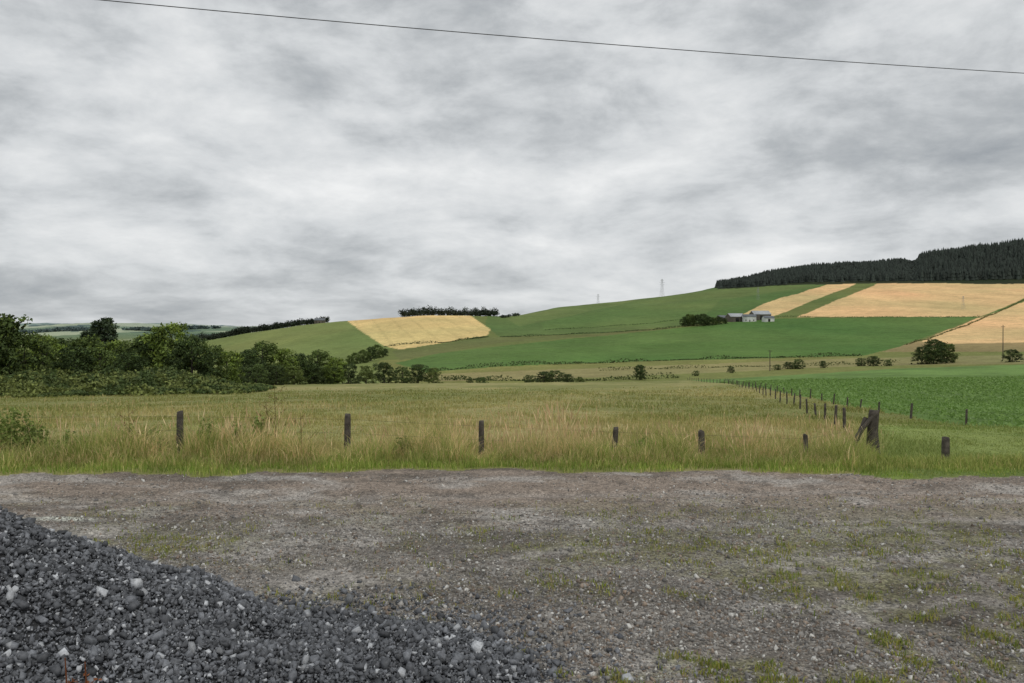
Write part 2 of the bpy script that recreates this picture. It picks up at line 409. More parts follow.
den=cl*(1-short(x,y))*(.12+.8*np.exp(-((pxx-560)/70)**2)+.65*np.exp(-((pxx-235)/45)**2)+.7*np.exp(-((pxx-755)/55)**2)+.5*np.exp(-((pxx-430)/50)**2)+.5*np.exp(-((pxx-832)/22)**2)+.4*np.exp(-((pxx-120)/25)**2))
k=rng.random(n)<den*postclear(x,y);x=x[k];y=y[k];n=len(x)
h=rng.uniform(.40,.85,n)*(.65+.55*vn(x*1.3,y,140))*postclear(x,y)
P,q,c=stems(x,y,h,.0035,rng.uniform(.03,.38,n),pick([C(194,176,128),C(178,164,114)],n),pick([C(206,186,144),C(188,160,122),C(176,154,116)],n),.25,.015)
tag(mk("seeding_grass",P,[q],M_blade,c),"tall straw coloured seeding grass by the fence","grass",kind="stuff")
# meadow
n=140000
y=1/rng.uniform(1/90.,1/13.0,n)
y=np.where(rng.random(n)<.3,rng.uniform(14,80,n),y)
x=rng.uniform(-.78,.78,n)*y
px_=512+F*x/y
k=~cropmask(x,y)&~((px_<230)&(y>76))
x=x[k];y=y[k];n=len(x)
mc=meadow_col(x,y)*1.22;r=rng.random(n)
cg=mc*rng.uniform(.78,1.22,(n,1));st=r<.10;cg[st]=cg[st]*.5+pick(ST,st.sum())*.5
rs=ss(840,900,512+F*x/y)*ss(30,24,y);cg=mixc(cg,pick([C(128,141,80),C(110,128,66)],n),rs*.8)
h=rng.uniform(.05,.15,n)*(.3+1.5*ss(.35,.7,fbm(x*.5,y*.4,151,4)))*(1-.4*rs)*(1+.7*ss(19,14,y)*(1-rs))
P,q,t,c=blades(x,y,h,np.maximum(.008,y/F*.8),rng.uniform(.3,1.0,n),cg)
tag(mk("meadow_grass",P,[q,t],M_blade,c),"rough tufted olive green meadow grass","grass",kind="stuff")
n=7000
y=1/rng.uniform(1/60.,1/13.5,n);x=rng.uniform(-.78,.78,n)*y
k=~cropmask(x,y)&(rng.random(n)<ss(.45,.65,fbm(x*.3,y*.2,161,3))*(1-ss(850,900,512+F*x/y)));x=x[k];y=y[k];n=len(x)
P,q,c=stems(x,y,rng.uniform(.20,.40,n),np.maximum(.003,y/F*.25),rng.uniform(.05,.3,n),pick(ST,n),pick([C(184,164,122),C(168,142,108)],n),.3,np.maximum(.012,y/F*.6))
tag(mk("meadow_seed_heads",P,[q],M_blade,c),"straw seed heads scattered through the meadow","grass",kind="stuff")
# yard weeds
n=120000
y=1/rng.uniform(1/8.6,1/3.3,n);x=rng.uniform(-.74,.74,n)*y
k=(rng.random(n)<weed(x,y)**1.3*ss(.48,.66,fbm(x*8,y*8,171,3))*1.5)&(heap(x,y)<.03);x=x[k];y=y[k];n=len(x)
P,q,t,c=blades(x,y,rng.uniform(.01,.05,n),rng.uniform(.004,.009,n),rng.uniform(.3,1,n),pick([C(124,132,60),C(136,136,68),C(104,118,54),C(144,136,84)],n))
tag(mk("yard_weeds",P,[q,t],M_blade,c),"low green weeds and grass growing through gravel","weeds",kind="stuff")
# ------------------------------------------------ leaf clumps
def leaves(P,S,Cs):
    n=len(P);R=rotm(n)
    b=np.array([[-1,-.45,0],[.2,-.6,.1],[1,0,0],[.1,.6,.1]])
    v=np.einsum('nij,kj->nki',R,b)*S[:,None,None]
    v=v+P[:,None,:]
    return v.reshape(-1,3),(np.arange(n)*4)[:,None]+np.arange(4)[None],np.repeat(Cs,4,0)
def tube(pts,rad,k=6):
    pts=np.array(pts,float);V=[];Fc=[]
    for i,p in enumerate(pts):
        d=pts[min(i+1,len(pts)-1)]-pts[max(i-1,0)];d/=np.linalg.norm(d)+1e-9
        a=np.cross(d,[0,0,1] if abs(d[2])<.9 else [1,0,0]);a/=np.linalg.norm(a);b=np.cross(d,a)
        for j in range(k):
            t=2*np.pi*j/k;V.append(p+rad[i]*(np.cos(t)*a+np.sin(t)*b))
    for i in range(len(pts)-1):
        for j in range(k): Fc.append((i*k+j,i*k+(j+1)%k,(i+1)*k+(j+1)%k,(i+1)*k+j))
    return np.array(V),np.array(Fc)
def joinp(parts):
    V=[];Q=[];o=0
    for v,f in parts: V.append(v);Q.append(f+o);o+=len(v)
    return np.concatenate(V),np.concatenate(Q)
def treemeshes(seed,style,base):
    global rng
    keep=rng;rng=np.random.default_rng(seed)
    parts=[];cl=[]
    bx,by=rng.uniform(-.04,.04,2)
    parts.append(tube([(0,0,-.03),(bx*.3,by*.3,.3),(bx,by,.6),(bx*1.5,by*1.5,.88)],[.026,.02,.012,.004]))
    z0,z1,R,ncl={"round":(.12,.8,.40,110),"pine":(.35,.9,.22,60),"bush":(.05,.6,.55,110),"tall":(.1,.9,.28,80)}[style]
    nl=9
    for i in range(nl):
        a=i*2.4+rng.uniform(-.4,.4);zz=z0+(z1-z0)*i/nl;rr=R*(.6+.3*rng.random())*(1-.5*(i/nl)**2)
        e=np.array([np.cos(a)*rr,np.sin(a)*rr,min(zz+.12+.1*rng.random(),.93)])
        s=np.array([bx*zz,by*zz,zz]);m=(s+e)/2+[0,0,.03]
        parts.append(tube([s,m,e],[.010,.006,.002],5));cl+= [e,m+rng.normal(0,.03,3)]
    for i in range(ncl):
        a=rng.uniform(0,2*np.pi);t=rng.random()
        if style=="round": zz=.06+.88*t;pr=R*np.sqrt(np.clip(1-((zz-.45)/.52)**2,0,1))
        elif style=="bush": zz=.02+.88*t;pr=R*np.sqrt(np.clip(1-((zz-.25)/.7)**2,0,1))
        elif style=="pine": zz=.4+.57*t;pr=R*np.sqrt(np.clip(1-((zz-.62)/.4)**2,.02,1))
        else: zz=.05+.9*t;pr=R*np.clip(1.15-(zz),.05,1)
        pr*=.5+.75*vn(np.array(a*1.2+seed),np.array(zz*5),seed)
        pr*=rng.uniform(.35,1.1)
        cl.append([np.cos(a)*pr,np.sin(a)*pr,zz])
    cl=np.array(cl);nc=len(cl);per=50
    sz=rng.uniform(.04,.10,nc)*(1 if style!="pine" else .7)
    off=rng.normal(0,1,(nc,per,3));off/=np.linalg.norm(off,axis=2)[...,None];off*=rng.random((nc,per,1))**.5*1.2
    off[...,2]*=.75
    P=(cl[:,None]+off*sz[:,None,None]).reshape(-1,3);P[:,2]=np.maximum(P[:,2],.0)
    b=rng.uniform(.6,1.5,(nc,1,1));cc=np.broadcast_to(base*b,(nc,per,3)).reshape(-1,3)*rng.uniform(.7,1.3,(nc*per,1))
    cc=cc*(.65+.55*P[:,2:3])  # shade put into the leaf colour, darker towards the crown base
    yl=rng.random(nc*per)<.15;cc[yl]*=np.array([1.35,1.25,.8])
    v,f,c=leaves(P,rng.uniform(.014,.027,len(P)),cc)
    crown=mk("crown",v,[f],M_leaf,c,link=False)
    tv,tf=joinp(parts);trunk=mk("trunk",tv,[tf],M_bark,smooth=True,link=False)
    rng=keep
    return trunk,crown
LV=[("round",C(74,88,46)),("round",C(96,112,54)),("round",C(60,74,42)),("tall",C(70,84,46)),("pine",C(56,68,48)),("bush",C(72,86,50)),("bush",C(88,100,56)),("bush",C(60,72,42))]
TM=[treemeshes(200+i,s,b) for i,(s,b) in enumerate(LV)]
def tree(px,toprow,D,var,wf=1.0,label=None,nm="tree",cat="tree",group=None,baserow=None):
    if baserow is not None: x,D=find(px,baserow,D)
    else: x=(px-512)/F*D
    z=float(gz(x,D));top=CH-D*(toprow-HR)/F;h=max(top-z,.5)
    sw=h*wf
    trk,crn=TM[var]
    e=bpy.data.objects.new(nm,None);e.location=(x,D,z-.02*h);e.scale=(sw,sw,h);e.rotation_euler=(0,0,rng.uniform(0,6.28))
    e.empty_display_size=.2;scene.collection.objects.link(e)
    for n_,me in (("trunk",trk),("crown",crn)):
        o=bpy.data.objects.new(n_,me);scene.collection.objects.link(o);o.parent=e
    tag(e,label or "leafy dark green tree at the meadow edge",cat,group)
    return e
gw="trees along the valley woodland"
for px,tr,D,v,wf in [(-45,322,84,0,1),(8,311,88,3,1.0),(-4,320,90,3,1.0),(-15,330,92,2,1),(24,331,90,0,1),(42,332,96,1,1),(62,336,104,2,1.1),(84,334,100,0,1),(116,338,104,1,1.1),(138,334,99,0,1),(152,331,98,2,1),(172,320,96,1,1.05),(192,333,94,2,1),(210,342,98,0,1),(228,349,102,1,1.1),(248,348,130,2,1.2),(263,340,140,0,1.1),(283,347,142,1,1.1),(300,352,145,2,1.2),(318,349,150,0,1.1),(334,356,150,1,1.2),(74,344,92,2,1.2),(100,346,94,0,1.3),(128,350,92,2,1.2)]:
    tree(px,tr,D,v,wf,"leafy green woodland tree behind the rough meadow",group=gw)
tree(103,316,108,4,1.0,"tall sparse pine standing above the woodland",nm="pine_tree",cat="pine tree")
tree(91,327,112,4,1.0,"tall sparse pine standing above the woodland",nm="pine_tree",cat="pine tree")
gb="bushes along the meadow edge"
for px,tr,D,v,wf in [(236,364,118,7,1.2),(256,362,126,5,1.2),(276,363,134,7,1.2),(294,364,140,6,1.2),(312,363,146,7,1.2),(330,365,150,5,1.2),(348,361,160,7,1.1),(366,364,165,6,1.1),(384,360,170,7,1.1),(402,365,172,5,1.1),(418,362,176,7,1.1),(433,366,176,6,1),(482,376,215,5,1.2)]:
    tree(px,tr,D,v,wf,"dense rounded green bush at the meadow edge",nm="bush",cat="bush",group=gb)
gh="bushes scattered along the valley"
for px,tr,br,v,wf in [(530,374,384,5,1.4),(544,370,384,7,1.5),(556,369,384,5,1.4),(568,373,384,7,1.4),(580,376,384,6,1.4),(640,364,380,2,1.1),(696,370,376,5,1.2),(731,366,373,7,1.2),(777,364,370,5,1.4),(788,361,369,7,1.4),(798,358,369,5,1.3),(823,360,368,7,1.1),(862,357,366,5,1.4),(874,355,366,7,1.4),(888,359,366,5,1.3),(922,345,364,7,1.1),(1013,348,362,7,1.3),(1035,350,362,5,1.2),(470,378,384,7,1.3)]:
    tree(px,tr,240,v,wf,"dark green bush on the rough valley grass",nm="bush",cat="bush",group=gh,baserow=br)
tree(934,338,240,2,1.2,"large rounded dark tree beside the crop field",baserow=364)
tree(947,342,240,0,1.2,"rounded dark tree beside the crop field",baserow=363)
gf="trees beside the farm buildings"
for px,tr,br in [(685,316,326.5),(690,313.5,326),(697,314,325.5),(703,313,326),(709,316,325.5),(714,317,325),(719,316,324.5),(725,318,324)]:
    tree(px,tr,500,2 if px%2 else 0,1.25,"dark tree sheltering the hillside farm",group=gf,baserow=br)
gs="trees in the small valley copse"
for px,tr,br in [(356,352,364),(364,349,363),(371,346,361),(378,344,358),(385,348,356),(350,355,366)]:
    tree(px,tr,400,2 if px%2 else 0,1.1,"dark tree in the copse below the wheat",group=gs,baserow=br)
# bracken bank
n=62000
y=rng.uniform(66,96,n);px_=rng.uniform(-120,285,n);x=(px_-512)/F*y
lump=fbm(x*.35,y*.35,181,4);lm2=fbm(x*.12,y*.1,183,3)
m_=ss(68,82,y+16*(lm2-.5)+4*(lump-.5))
hgt=(.3+3.6*lump)*m_*ss(290,150,px_+60*(lm2-.5))
kk=hgt>.25;x=x[kk];y=y[kk];hgt=hgt[kk];n=len(x)
z=gz(x,y)+hgt*(1-rng.random(n)**2*.7)
cb=mixc(C(66,80,44),C(104,112,62),ss(.35,.65,fbm(x*.8,y*.8,182,3)))*rng.uniform(.55,1.4,(n,1))
v,f,c=leaves(np.stack([x,y,z],-1),rng.uniform(.10,.22,n),cb)
tag(mk("bracken_bank",v,[f],M_leaf,c),"dense dark green bracken and scrub below trees","scrub",kind="stuff")
# hedges
def hedge(pts,d0,h,label,colr=C(54,68,40),w=1.2,dens=9):
    wp=[find(px,r,d0) for px,r in pts];A=np.array(wp)
    seg=np.hypot(*np.diff(A,axis=0).T);L_=seg.sum();n=int(L_*dens)
    s=rng.uniform(0,L_,n);cs=np.concatenate([[0],np.cumsum(seg)])
    x=np.interp(s,cs,A[:,0])+rng.normal(0,w*.5,n);y=np.interp(s,cs,A[:,1])+rng.normal(0,w*.5,n)
    hh=h*(.25+1.4*ss(.3,.7,fbm(s*.06,s*0+d0,191,4)))
    z=gz(x,y)+hh*rng.random(n)
    v,f,c=leaves(np.stack([x,y,z],-1),rng.uniform(.3,.6,n),colr*rng.uniform(.6,1.3,(n,1)))
    o=mk("hedge",v,[f],M_leaf,c);tag(o,label,"hedge")
hedge([(500,337),(560,335),(620,332),(680,327)],400,1.6,"thin dark field hedge across the green hillside",C(64,78,46))
hedge([(425,372),(500,366.5),(640,361.5),(760,358),(862,356)],260,1.5,"rough hedge below the bright green field",C(64,74,42))
hedge([(440,380),(500,381),(600,381),(680,378)],240,1.6,"rough low scrub along the valley stream",C(74,84,46))
hedge([(600,371),(700,368),(800,366),(900,362)],240,1.2,"rough low scrub below the valley pasture",C(88,94,56),dens=5)
hedge([(545,330),(600,327),(690,319)],600,.8,"thin hedge dividing the upper pastures",C(72,88,50),dens=5)
hedge([(740,317.5),(860,317.5),(980,317)],500,.9,"low hedge below the golden wheat field",C(76,86,50),dens=5)
hedge([(905,345),(950,331),(1024,300)],400,.8,"low hedge beside the golden wheat slope",C(88,92,54),dens=5)
hedge([(384,347),(440,343),(488,337)],600,1.3,"hedge along the lower edge of wheat")
# ------------------------------------------------ woods
def cones(x,y,h,r,name,label,kind="stuff",colr=C(44,51,45)):
    n=len(x);z=gz(x,y);k=7
    tiers=[(.0,.62,1.0),(.3,.85,.72),(.6,1.0,.42)]
    V=[];Fc=[];cc=[];o=0
    tb=rng.uniform(.6,1.3,(n,1))
    for a0,a1,rf in tiers:
        ang=np.linspace(0,2*np.pi,k,endpoint=False)[None]+rng.uniform(0,6,(n,1))
        rr=(r*rf)[:,None]*rng.uniform(.65,1.25,(n,k))
        ring=np.stack([x[:,None]+np.cos(ang)*rr,y[:,None]+np.sin(ang)*rr,(z+h*a0)[:,None]+h[:,None]*rng.uniform(-.05,.05,(n,k))],-1)
        tip=np.stack([x,y,z+h*a1],-1)[:,None]
        v=np.concatenate([ring,tip],1)
        i=np.arange(k);f=np.stack([i,(i+1)%k,np.full(k,k)],-1)[None]+(np.arange(n)*(k+1))[:,None,None]+o
        V.append(v.reshape(-1,3));Fc.append(f.reshape(-1,3));o+=n*(k+1)
        cc.append(np.repeat(colr*tb,k+1,0))
    ob=mk(name,np.concatenate(V),[np.concatenate(Fc)],M_leaf,np.concatenate(cc));tag(ob,label,"woodland",kind=kind)
n=10000
px_=rng.uniform(716,1400,n);y=1490+rng.random(n)**1.0*390;x=(px_-512)/F*y
r_=HR+(CH-gz(x,y))*F/y
k=(r_<288-0.01*(px_-716))
x=x[k];y=y[k];px_=px_[k];n=len(x)
h=rng.uniform(12,16,n)*(1-.6*np.exp(-((px_-912)/6)**2));h=np.where(px_>918,h*1.5,h)
h*=.8+.4*vn(x/25,y/400,210)
cones(x,y,h,rng.uniform(3.8,5.6,n),"conifer_forest","dark conifer forest covering the hill crest")
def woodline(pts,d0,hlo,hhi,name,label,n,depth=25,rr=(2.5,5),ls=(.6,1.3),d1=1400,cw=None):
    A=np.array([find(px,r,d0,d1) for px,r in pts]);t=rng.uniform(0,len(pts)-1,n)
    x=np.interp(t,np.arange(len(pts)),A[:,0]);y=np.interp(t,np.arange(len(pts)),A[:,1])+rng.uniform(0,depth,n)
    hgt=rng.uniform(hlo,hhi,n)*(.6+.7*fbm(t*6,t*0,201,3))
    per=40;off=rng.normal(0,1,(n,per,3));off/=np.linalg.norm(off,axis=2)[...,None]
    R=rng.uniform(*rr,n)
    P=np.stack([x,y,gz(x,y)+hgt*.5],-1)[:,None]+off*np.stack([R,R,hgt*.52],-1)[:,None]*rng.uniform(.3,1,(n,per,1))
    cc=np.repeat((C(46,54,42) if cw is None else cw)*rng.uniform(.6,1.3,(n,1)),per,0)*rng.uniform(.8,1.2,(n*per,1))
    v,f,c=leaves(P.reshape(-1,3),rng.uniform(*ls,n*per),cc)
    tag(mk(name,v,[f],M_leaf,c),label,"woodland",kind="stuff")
woodline([(200,338),(240,332),(280,326.5),(325,322.5)],750,7,11,"distant_woodland","dark belt of trees along the low ridge",420)
woodline([(400,315.5),(430,314.5),(470,314),(498,316.5)],900,5,15,"distant_woodland","dark clump of trees behind the wheat hill",260)
woodline([(500,318),(512,317),(520,316)],900,3,5,"distant_woodland","small dark trees on the hill crest",14)
woodline([(110,346),(150,343),(205,339)],900,9,15,"distant_woodland","dark distant trees at the end of ridge",140)
woodline([(20,334),(60,331),(100,332)],3500,14,24,"distant_woodland","thin pale tree belt on distant farmland",60,80,(15,40),(6,10),9000,C(80,94,92))  # both far belts: distance haze painted in as a pale blue-grey leaf colour
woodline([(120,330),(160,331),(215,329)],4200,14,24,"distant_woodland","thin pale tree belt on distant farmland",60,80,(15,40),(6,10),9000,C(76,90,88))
# ------------------------------------------------ crop plants
ra=np.arange(-60,160,.8);rb=np.arange(-60,160,.42)
aa,bb=np.meshgrid(ra,rb);ca,sa=.93,.36
x=(aa*ca+bb*sa).ravel();y=(-aa*sa+bb*ca).ravel()+0
x=x+rng.normal(0,.07,len(x));y=y+rng.normal(0,.09,len(x))
k=(y>24)&(y<110)&cropmask(x,np.clip(y,1,300))&(x/np.maximum(y,1)<.74)
k&=rng.random(len(x))<np.where(y>60,.5,.92)
x=x[k];y=y[k];n=len(x);per=8
P=np.stack([x,y,gz(x,y)+.09],-1)[:,None]+rng.normal(0,1,(n,per,3))*np.array([.17,.17,.035])
cc=pick([C(108,134,70),C(116,142,78),C(100,126,64),C(122,146,90)],n*per,.08)
v,f,c=leaves(P.reshape(-1,3),rng.uniform(.05,.09,n*per)*np.repeat(np.clip(y/45,1,2),per),cc)
tag(mk("crop_plants",v,[f],M_blade,c),"rows of bright green leafy root crop","crop",kind="stuff")
# ------------------------------------------------ posts
def postmesh(seed,h,r,k=7,square=False):
    r_=np.random.default_rng(seed);k=4 if square else k
    rings=[(-.3,1.05),(0,1.03),(h*.5,1),(h*.93,.97),(h,.86)]
    V=[];Fc=[];lx,ly=r_.normal(0,.03,2)
    jit=r_.uniform(.88,1.12,k)
    for z,s in rings:
        for j in range(k):
            a=2*np.pi*j/k+(math.pi/4 if square else 0);rr=r*s*jit[j]*r_.uniform(.95,1.05)
            V.append((np.cos(a)*rr+lx*z,np.sin(a)*rr+ly*z,z+(r_.uniform(-.02,.012) if z==h else 0)))
    for i in range(len(rings)-1):
        for j in range(k): Fc.append((i*k+j,i*k+(j+1)%k,(i+1)*k+(j+1)%k,(i+1)*k+j))
    V.append((lx*h,ly*h,h+.005));top=len(V)-1;b=(len(rings)-1)*k
    tr=[(b+j,b+(j+1)%k,top) for j in range(k)]
    return np.array(V),np.array(Fc),np.array(tr)
gp="weathered posts of the roadside field fence"
rp=[]
for i,(px,top,w,D) in enumerate([(180,411,7,11.5),(347,414,6.5,11.7),(481,421,5.5,11.9),(613,427,5.5,12.1),(702,430,8,12.2),(806,434,5,12.5),(946,437,8,13.4)]):
    x=(px-512)/F*D;z=float(gz(x,D));h=CH-D*(top-HR)/F-z
    v,q,t=postmesh(i,h,w/2*D/F,square=(px in(702,946)))
    o=mk("fence_post",v,[q,t],M_wood);o.location=(x,D,z)
    tag(o,"short weathered wooden fence post in long grass" if px not in(702,946) else "short stout square wooden post in grass","fence post",gp)
    rp.append((x,D,z+h))
def wire(pts,r,name,label,cat,mat=M_wire):
    v,f=tube(pts,[r]*len(pts),5);o=mk(name,v,[f],mat,smooth=True);tag(o,label,cat);return o
SD=13.6
for dz in (.08,.28):
    pts=[(-10.5,11.2,rp[0][2]-dz)]+[(a,b,c-dz) for a,b,c in rp[:6]]+[((868-512)/F*SD,SD,.16-dz)]
    wire(pts,.0013,"fence_wire","thin rusty wire strung between fence posts","wire")
x,D=(871-512)/F*SD,SD;z=float(gz(x,D));h=CH-D*(410-HR)/F-z
e=bpy.data.objects.new("strainer_post",None);e.location=(x,D,z);scene.collection.objects.link(e)
v,q,t=postmesh(55,h,.085,9);o=mk("post",v,[q,t],M_wood);o.parent=e
def beam(a,b,r0,r1):
    return tube([a,(np.array(a)+np.array(b))/2+[.0,0,.01],b],[r0,r0,r1],6)
v,f=beam((-.44,-.05,-.1),(-.08,0,h*.86),.045,.04);o=mk("brace",v,[f],M_wood);o.parent=e
v,f=beam((-.31,-.12,h*.50),(.02,-.1,h*.93),.035,.04);o=mk("brace",v,[f],M_wood);o.parent=e
v,f=beam((.16,.05,-.1),(.10,.03,h*.6),.045,.035);o=mk("brace",v,[f],M_wood);o.parent=e
tag(e,"old thick gate post with broken leaning braces","gate post")
pm=[]
for i in range(4):
    v,q,t=postmesh(70+i,1.0,.040);pm.append(mk("fence_post",v,[q,t],M_wood,link=False))
def fence(pts,step,label,group,h=1.0,s0=.6):
    A=np.array(pts,float);seg=np.hypot(*np.diff(A,axis=0).T);cs=np.concatenate([[0],np.cumsum(seg)])
    s=np.arange(step*s0,cs[-1],step);s=s+rng.uniform(-.3,.3,len(s))
    tops=[]
    for i,q in enumerate(s):
        x=np.interp(q,cs,A[:,0]);y=np.interp(q,cs,A[:,1]);z=float(gz(x,y))
        o=bpy.data.objects.new("fence_post",pm[i%4]);o.location=(x,y,z);hh=h*rng.uniform(.85,1.1)*(.75+.25*min(1,y/40));o.scale=(1,1,hh)
        o.rotation_euler=(rng.normal(0,.04),rng.normal(0,.06),rng.uniform(0,6));scene.collection.objects.link(o)
        tag(o,label,"fence post",group);tops.append((x,y,z+hh))
    for dz in (.08,.3):
        wire([(a,b,c-dz) for a,b,c in tops],.0025,"fence_wire","thin wire strung along the field fence","wire")
fence([(6.1,13.6),(9.95,25),(14.1,40),(21.2,70),(29,110)],3.6,"grey wooden post of fence crossing the meadow","posts of fence crossing the meadow",.64,1.8)
fence([(22,25.2),(15.9,23.8),(14.8,27),(15.3,33),(18.3,47),(24.2,80),(32.6,150)],3.6,"grey wooden post beside the green crop field","posts beside the crop field",.58)
# ------------------------------------------------ overhead wire
p0=np.array([(90-512)/F*16.3,16.3,CH+16.3*335/F]);p1=np.array([(1024-512)/F*21.2,21.2,CH+21.2*261/F])
pts=[]
for t in np.linspace(-2.2,2.5,60):
    p=p0+(p1-p0)*t;p=p.copy();p[2]+=.16*((t-.5)**2*4-1)*.6;pts.append(p)
wire(pts,.010,"overhead_wire","single black overhead cable crossing the sky","cable")
# ------------------------------------------------ pylons
def box(a,b,w):
    return tube([a,b],[w,w],4)
def pylonmesh(h):
    P=[];bw=h*.10;tw=h*.02
    def cn(t): return bw*(1-t)+tw*t
    lv=[0,.25,.5,.7,1.0]
    for sx,sy in ((1,1),(1,-1),(-1,1),(-1,-1)): P.append(box((sx*bw,sy*bw,0),(sx*tw,sy*tw,h),.10))
    for i in range(len(lv)-1):
        a,b=lv[i],lv[i+1];A,B=cn(a),cn(b)
        for s in(1,-1):
            P+=[box((-A,s*A,a*h),(B,s*B,b*h),.06),box((A,s*A,a*h),(-B,s*B,b*h),.06),box((s*A,-A,a*h),(s*B,B,b*h),.06),box((s*A,A,a*h),(s*B,-B,b*h),.06)]
    for t,wd in((.68,.15),(.8,.19),(.92,.13)):
        for s in(1,-1): P+=[box((0,0,t*h),(s*wd*h,0,t*h),.1),box((0,0,(t+.05)*h),(s*wd*h,0,t*h),.07)]
    return joinp(P)
v,f=pylonmesh(30);PM=mk("pylon",v,[f],M_metal,link=False)
for px,top,D in [(662,279,1520),(598,294,1650),(758,287,1180),(963,296,960)]:
    x=(px-512)/F*D;z=float(gz(x,D));h=CH-D*(top-HR)/F-z
    o=bpy.data.objects.new("electricity_pylon",PM);o.location=(x,D,z);s=h/30;o.scale=(s,s,s);o.rotation_euler=(0,0,.4)
    scene.collection.objects.link(o);tag(o,"grey steel lattice electricity pylon on the hill","pylon","pylons across the hill")
def pole(px,top,br,d0):
    x,D=find(px,br,d0);z=float(gz(x,D));h=CH-D*(top-HR)/F-z
    e=bpy.data.objects.new("utility_pole",None);e.location=(x,D,z);scene.collection.objects.link(e)
    v,f=tube([(0,0,-.5),(0,0,h*.5),(0,0,h)],[.24,.2,.17],8);o=mk("shaft",v,[f],M_wood,smooth=True);o.parent=e
    v,f=joinp([tube([(-1.0,0,h*.95),(1.0,0,h*.95)],[.09,.09],4)]+[tube([(s,0,h*.95+.05),(s,0,h*.95+.4)],[.07,.05],6) for s in(-.9,0,.9)]);o=mk("crossarm",v,[f],M_wood);o.parent=e
    tag(e,"wooden power pole with crossarm in the fields","utility pole","wooden power poles")
pole(1003,325,360,240);pole(770,350,371,240)
# ------------------------------------------------ farm buildings
M_white=plain("white_render",(.72,.72,.70),.8,.5,.08);M_roofg=plain("grey_sheeting",(.16,.175,.19),.6,.4,.15);M_roofl=plain("pale_sheeting",(.46,.48,.50),.5,.4,.1);M_dark=plain("dark_opening",(.03,.03,.03),.9,1,.1);M_brn=plain("stone_wall",(.15,.13,.11),.9,.8,.2)
def house(px,br,d0,w,l,h,rot,mw,mr,label,nm="farm_shed",cat="shed",chim=False):
    x,D=find(px,br,d0);z=float(gz(x,D))
    e=bpy.data.objects.new(nm,None);e.location=(x,D,z-.3);e.rotation_euler=(0,0,rot);scene.collection.objects.link(e)
    a,b=l/2,w/2;r=h+w*.28
    V=[(-a,-b,-1),(a,-b,-1),(a,b,-1),(-a,b,-1),(-a,-b,h),(a,-b,h),(a,b,h),(-a,b,h),(-a,0,r),(a,0,r)]
    o=mk("wall",V,[np.array([(0,1,5,4),(2,3,7,6)]),np.array([(1,2,6,9,5),(3,0,4,8,7)])],mw);o.parent=e
    g=.4;t=.18;k=g*.56
    R=[(-a-g,-b-g,h-k+.05),(a+g,-b-g,h-k+.05),(a+g,0,r+.05),(-a-g,0,r+.05),(-a-g,b+g,h-k+.05),(a+g,b+g,h-k+.05)]
    R=R+[(p[0],p[1],p[2]+t) for p in R]
    o=mk("roof",R,[np.array([(6,7,8,9),(9,8,11,10),(0,3,2,1),(3,4,5,2),(0,1,7,6),(4,10,11,5),(0,6,9,3),(3,9,10,4),(1,2,8,7),(2,5,11,8)])],mr);o.parent=e
    def slab(name,x0,x1,z0,z1,y0,mat):
        v=[(x0,y0,z0),(x1,y0,z0),(x1,y0,z1),(x0,y0,z1)];v+=[(p[0],p[1]-.06,p[2]) for p in v]
        o=mk(name,v,[np.array([(4,5,6,7),(0,3,2,1),(0,1,5,4),(3,7,6,2),(0,4,7,3),(1,2,6,5)])],mat);o.parent=e
    if nm=="farm_shed": slab("door",-a*.3,a*.15,0,h*.8,-b-.01,M_dark)
    else:
        slab("door",-.5,.5,0,2.1,-b-.01,M_dark)
        for s in(-.6,.6): slab("window",a*s-.6,a*s+.6,1,2.2,-b-.01,M_dark)
    if chim:
        v,f=tube([(a*.8,0,r-.5),(a*.8,0,r+1.4)],[.5,.5],4);o=mk("chimney",v,[f],mw);o.parent=e
    tag(e,label,cat)
house(735,321.5,500,13,17,5.5,.2,M_brn,M_roofl,"low stone shed with pale roof on hillside farm")
house(749,321.5,500,9,14,5.5,-.1,M_white,M_roofg,"white farmhouse with grey roof on the hillside","farmhouse","house",True)
house(760,319.5,500,14,20,6,.12,M_brn,M_roofl,"pale roofed farm shed on the green hillside")
house(768,321.5,500,8,11,4,.1,M_white,M_roofg,"white walled farm shed at the farm end")
house(722,321,500,9,10,4,.3,M_brn,M_roofg,"small grey roofed farm building beside dark trees")
house(320,323,800,10,14,4,.1,M_brn,M_roofg,"dark roofed house on the wooded ridge","ridge_house","house",True)
